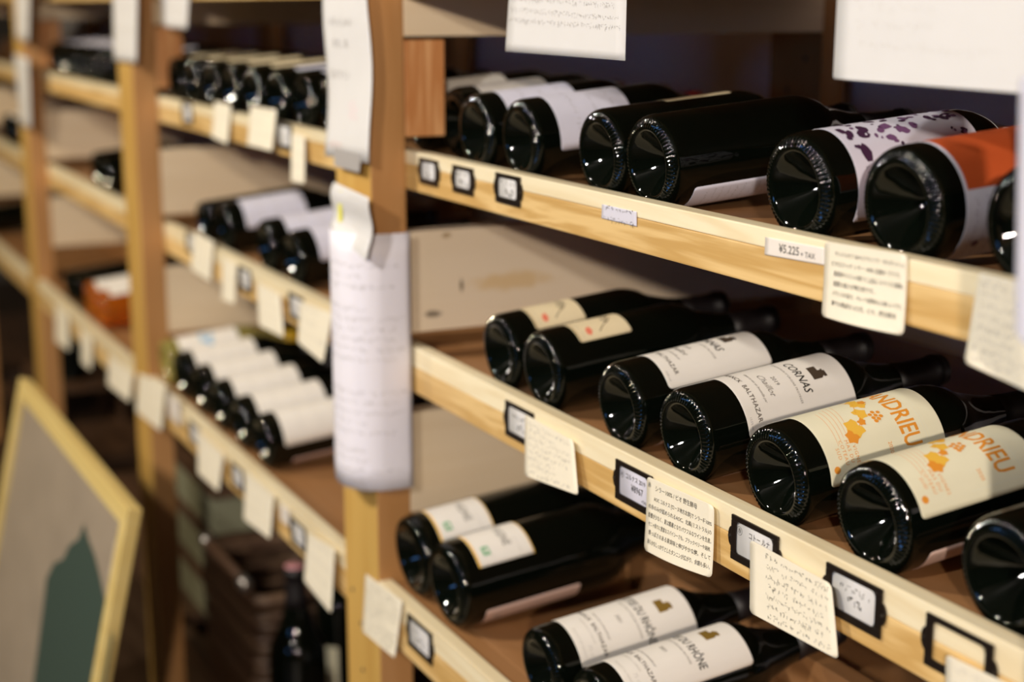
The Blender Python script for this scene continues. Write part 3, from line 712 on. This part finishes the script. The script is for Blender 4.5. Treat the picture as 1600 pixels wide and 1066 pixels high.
# blurred things further left
far = [  # tl tr br bl, plane, name, label, cat, mat
    ((176, -40), (215, -40), (213, 99), (178, 94), .655, 'notice_sheet', 'narrow blurred white notice on the top front of the left post', M_sheet),
    ((250, -40), (298, -40), (292, 46), (255, 42), .700, 'notice_sheet', 'blurred white sheet hanging just right of the left post at the top edge', M_sheet),
    ((22, -40), (47, -40), (44, 66), (26, 60), .655, 'notice_sheet', 'blurred white strip at the very top of the far-left post', M_sheet),
    ((22, 84), (44, 92), (48, 202), (33, 196), .655, 'notice_sheet', 'second blurred white strip lower on the far-left post', M_sheet),
    ((391, 165), (432, 172), (431, 236), (392, 226), .701, 'handwritten_card', 'broad blurred cream card on the top rail left of the main post', M_card),
    ((455, 208), (476, 213), (482, 287), (461, 283), .699, 'handwritten_card', 'narrow curled card hanging from the top rail near the main post', M_card),
    ((335, 158), (361, 164), (361, 225), (336, 214), .702, 'handwritten_card', 'pale card at the dark joint of the top rail between the posts', M_card),
    ((303, 360), (334, 378), (334, 440), (303, 420), .701, 'handwritten_card', 'first pale card on the middle rail right of the left post', M_card),
    ((347, 402), (370, 412), (372, 475), (352, 468), .700, 'handwritten_card', 'narrow pale card on the middle rail, second right of the left post', M_card),
    ((400, 440), (438, 460), (449, 527), (410, 508), .699, 'handwritten_card', 'cream card on the middle rail, third right of the left post', M_card),
    ((468, 470), (520, 490), (511, 567), (471, 534), .698, 'handwritten_card', 'cream curled card on the middle rail beside the long notice', M_card),
    ((216, 583), (259, 600), (257, 674), (217, 642), .655, 'handwritten_card', 'blurred card on the low rail corner of the left post', M_card),
    ((170, 553), (208, 585), (207, 628), (172, 600), .654, 'handwritten_card', 'blurred card on the low rail just left of the left post', M_card),
    ((125, 512), (144, 528), (146, 578), (132, 566), .654, 'handwritten_card', 'small blurred card on the low rail halfway between far-left and left post', M_card),
    ((86, 472), (106, 490), (112, 548), (90, 532), .654, 'handwritten_card', 'blurred card on the low rail nearest the far-left post', M_card),
    ((308, 672), (349, 710), (347, 768), (314, 738), .654, 'handwritten_card', 'blurred card on the low rail below the white-labelled row', M_card),
    ((383, 735), (428, 775), (428, 842), (386, 810), .653, 'handwritten_card', 'large blurred card on the low rail, middle of the bay left of the main post', M_card),
    ((480, 832), (523, 858), (524, 958), (481, 906), .650, 'handwritten_card', 'long curled card on the low rail nearest the main post', M_card),
    ((438, 786), (452, 797), (452, 825), (438, 812), .657, 'price_strip', 'small pinkish price strip on the low rail left of a black holder', M_cleartape),
    ((262, 612), (280, 628), (282, 668), (264, 652), .656, 'price_strip', 'pinkish price strip on the low rail next to the left post', M_cleartape),
]
for i, (a, b, c, d, Y, nm, lb, m) in enumerate(far):
    cw = (at(*a, Y) - at(*b, Y)).length; ch = (at(*a, Y) - at(*d, Y)).length
    card(nm, lb, 'price tag' if nm == 'price_strip' else ('card' if 'card' in nm else 'notice'), a, b, c, d, Y, m=m, wd=cw, ht=ch, rows=4, size=.006, ink=M_lgrey, rad=.004 if 'card' in nm else 0, bow=curl if 'card' in nm else None, seed=30 + i)
def hold_px(px, py, Y, lb, seed): 
    p = at(px, py, Y); holder(p.x, p.z, Y, lb, None, seed=seed)
hold_px(292, 368 - 8, YF, 'blurred round-looking label holder on the middle rail right of the left post', 40)
hold_px(374, 414, YF, 'blurred label holder on the middle rail, centre of the bay left of the main post', 41)
hold_px(452, 455, YF, 'black label holder on the middle rail between two cream cards', 42)
hold_px(434, 190, YF, 'blurred label holder on the top rail right of the broad cream card', 43)
hold_px(285, 150 + 8, YF, 'blurred label holder on the top rail just right of the left post', 44)
hold_px(455, 806, YF3, 'black label holder on the low rail left of the long curled card', 45)
hold_px(362, 720, YF3, 'blurred label holder on the low rail between two cards', 46)
hold_px(296, 655, YF3, 'blurred label holder on the low rail near the left post', 47)

# ------------------------------------------------------------------ leaning poster frame
TL = at(30, 590, .45); zt = TL.z
d = ray(200, 795); TR = d * (zt / d.z)
ux = (TR - TL); W_ = ux.length; ux.normalize()
nrm = Vector((ux.y, -ux.x, 0)); nrm = nrm if nrm.y < 0 else -nrm          # horizontal, towards the aisle
lean = R(13)
dn = (nrm * math.sin(lean) - ZV * math.cos(lean)).normalized()            # down along the picture
fn = (nrm * math.cos(lean) + ZV * math.sin(lean)).normalized()            # out of the picture
Hh = (zt - FL - .02) / math.cos(lean)
base = TL + dn * Hh + ux * W_ / 2
fr = thing('poster_frame', 'pine-framed poster with a dark teal peaked shape leaning against the rack at lower left', 'picture frame', base)
def fm(u, v, off): return TL + ux * u + dn * v + fn * off - base
def fbox(name, u0, u1, v0, v1, o0, o1, m, parent):
    bm = bmesh.new(); V = [bm.verts.new(fm(u, v, o)) for u in (u0, u1) for v in (v0, v1) for o in (o0, o1)]
    for f in ((0, 1, 3, 2), (4, 6, 7, 5), (0, 4, 5, 1), (2, 3, 7, 6), (0, 2, 6, 4), (1, 5, 7, 3)): bm.faces.new([V[i] for i in f])
    bmesh.ops.recalc_face_normals(bm, faces=bm.faces)
    bmesh.ops.bevel(bm, geom=list(bm.edges), offset=.0015, segments=1, affect='EDGES')
    return bm_link(name, bm, m, parent)
bw = .032
fbox('frame_bar', 0, W_, 0, bw, -.022, 0, M_frame, fr); fbox('frame_bar', 0, W_, Hh - bw, Hh, -.022, 0, M_frame, fr)
fbox('frame_bar', 0, bw, bw, Hh - bw, -.022, 0, M_frame, fr); fbox('frame_bar', W_ - bw, W_, bw, Hh - bw, -.022, 0, M_frame, fr)
M_poster = plaster('taupe_poster', (.26, .21, .155), .18)
pic = fbox('poster', bw, W_ - bw, bw, Hh - bw, -.018, -.010, M_poster, fr)
def fpx(x, y):     # pixel -> (u, v) on the poster plane
    p0 = TL + fn * -.0095; dd = ray(x, y); k = p0.dot(fn) / dd.dot(fn); q = dd * k - TL
    return q.dot(ux), q.dot(dn)
pts = [(62, 1066), (66, 960), (72, 905), (84, 880), (98, 874), (108, 852), (122, 843), (131, 818), (138, 842), (148, 868), (156, 900), (165, 942), (176, 956), (176, 1000), (172, 1066)]
uv = [fpx(*p) for p in pts]; uv[0] = (uv[0][0], Hh - bw - .01); uv[-1] = (uv[-1][0], Hh - bw - .01)
bm = bmesh.new(); fv = [bm.verts.new(fm(u, v, -.0094)) for u, v in uv]; bm.faces.new(fv)
bmesh.ops.triangulate(bm, faces=bm.faces)
bm_link('teal_shape', bm, mat('teal_ink', (.028, .052, .040), .7), pic)
bm = bmesh.new(); u, v = fpx(185, 850); u2, v2 = fpx(192, 930); bm.faces.new([bm.verts.new(fm(a, b, -.0095)) for a, b in ((u - .02, v), (u + .015, v), (u + .015, v2), (u - .02, v2))])
bm_link('pale_patch', bm, mat('pale_patch', (.50, .43, .36), .7), pic)

# ------------------------------------------------------------------ basket and standing bottles under the low rail
bz = -1.25
bk = thing('wicker_basket', 'dark brown woven basket standing under the low rail left of the main post', 'basket', (-2.72, .85, bz))
bx0, bx1, by0, by1, bh = -2.875, -2.565, .755, .95, .19
def rrect(x0, x1, y0, y1, r, z, n=4):
    P = []
    for cx, cy, a0 in ((x1 - r, y1 - r, 0), (x0 + r, y1 - r, 90), (x0 + r, y0 + r, 180), (x1 - r, y0 + r, 270)):
        for i in range(n + 1): a = R(a0 + 90 * i / n); P.append(Vector((cx + r * math.cos(a), cy + r * math.sin(a), z)))
    return [p - origin(bk) for p in P]
for k in range(9):
    o = .006 * (k % 2)
    bm = tube_bm(rrect(bx0 - o, bx1 + o, by0 - o, by1 + o, .03, bz + .011 + k * .021), .0105, 6, closed=True); bm_link('woven_strand', bm, M_wicker, bk, True)
bm = tube_bm(rrect(bx0 - .005, bx1 + .005, by0 - .005, by1 + .005, .032, bz + bh), .012, 8, closed=True); bm_link('basket_rim', bm, M_wicker, bk, True)
box('basket_bottom', (bx0 + .01, by0 + .01, bz), (bx1 - .01, by1 - .01, bz + .012), M_wicker, bk)
a, b = atX(305, 872, 0) if False else (at(330, 878, .74)), at(385, 945, .74)
hz = bz + bh + .035
hp = [Vector((bx0 + .045, by0 - .004, bz + bh)), Vector((bx0 + .05, by0 - .014, hz)), Vector((bx1 - .012, by0 - .014, hz)), Vector((bx1 - .007, by0 - .004, bz + bh))]
bm_link('handle', tube_bm([p - origin(bk) for p in hp], .010, 8), M_dark, bk, True)
for k in (1, 2):
    p = hp[k] - origin(bk); bm_link('handle_tie', tube_bm([p - Vector((.014, 0, 0)), p + Vector((.014, 0, 0))], .0135, 12), M_steel, bk, True)
def standing(X, Y, z, label, design=None, kind='burgundy', caps=None, glass=None, scale=1.0):
    t = bottle(X, Y, z, label, design, kind, el=0, caps=caps, glass=glass, scale=scale)
    t.location = (X, Y, z + .0005); t.rotation_euler = (R(90), 0, 0); return t
standing(-2.345, .762, bz, 'black bottle with a dusty pink capsule top standing under the low rail', lambda b: bm_link('capsule_top', lathe([(.2966, .0152), (.2974, .0150), (.2974, 0)], 32), M_capsp, b, True), caps=M_caps, scale=1.12)
standing(-2.49, .885, bz, 'standing dark bottle with a cream label beside the main post foot', lambda b: lab_plain(b, 25, .08, .07, .09, M_cream), kind='bordeaux')
standing(-2.36, .93, bz, 'standing bottle with a reddish capsule behind the pink-topped one', None, caps=M_capsr)
M_carton = mat('dull_green_carton', (.20, .20, .13), .7)
for i, l in enumerate(('dull greenish carton at the bottom of the stack right of the left post', 'dull greenish carton in the middle of the stack right of the left post', 'dull greenish carton on top of the stack right of the left post')):
    z_ = bz + .0005 + i * .106; cx = -3.10 + .012 * i
    ct = thing('carton', l, 'box', (cx, .87, z_))
    box('carton_body', (cx - .22, .775, z_), (cx + .19, .965, z_ + .075), M_carton, ct)
    box('lid', (cx - .224, .771, z_ + .0752), (cx + .194, .969, z_ + .105), M_dark, ct)
for i, X in enumerate((-3.86, -3.76, -3.66, -3.56)):
    standing(X, .90, bz, 'standing dark bottle in the black gap left of the left post, %s from the left' % ORD[i], lambda b: lab_plain(b, 0, .09, .07, .08, M_beige), kind='bordeaux').__setitem__('group', 'bottles in the black gap left of the left post')
for X, l in ((-4.75, 'nearer standing bottle with glinting shoulders above the poster frame corner'), (-4.9, 'farther standing bottle with glinting shoulders at the left edge')):
    standing(X, .85, bz + .1205, l, None)
crate = thing('wooden_crate', 'low wooden crate under the two glinting bottles at far left', 'crate', (-4.83, .85, bz))
box('crate_top', (-5.05, .75, bz + .105), (-4.62, .98, bz + .12), M_dark, crate)
for y in (.75, .965): box('crate_side', (-5.05, y, bz), (-4.62, y + .015, bz + .105), M_dark, crate)
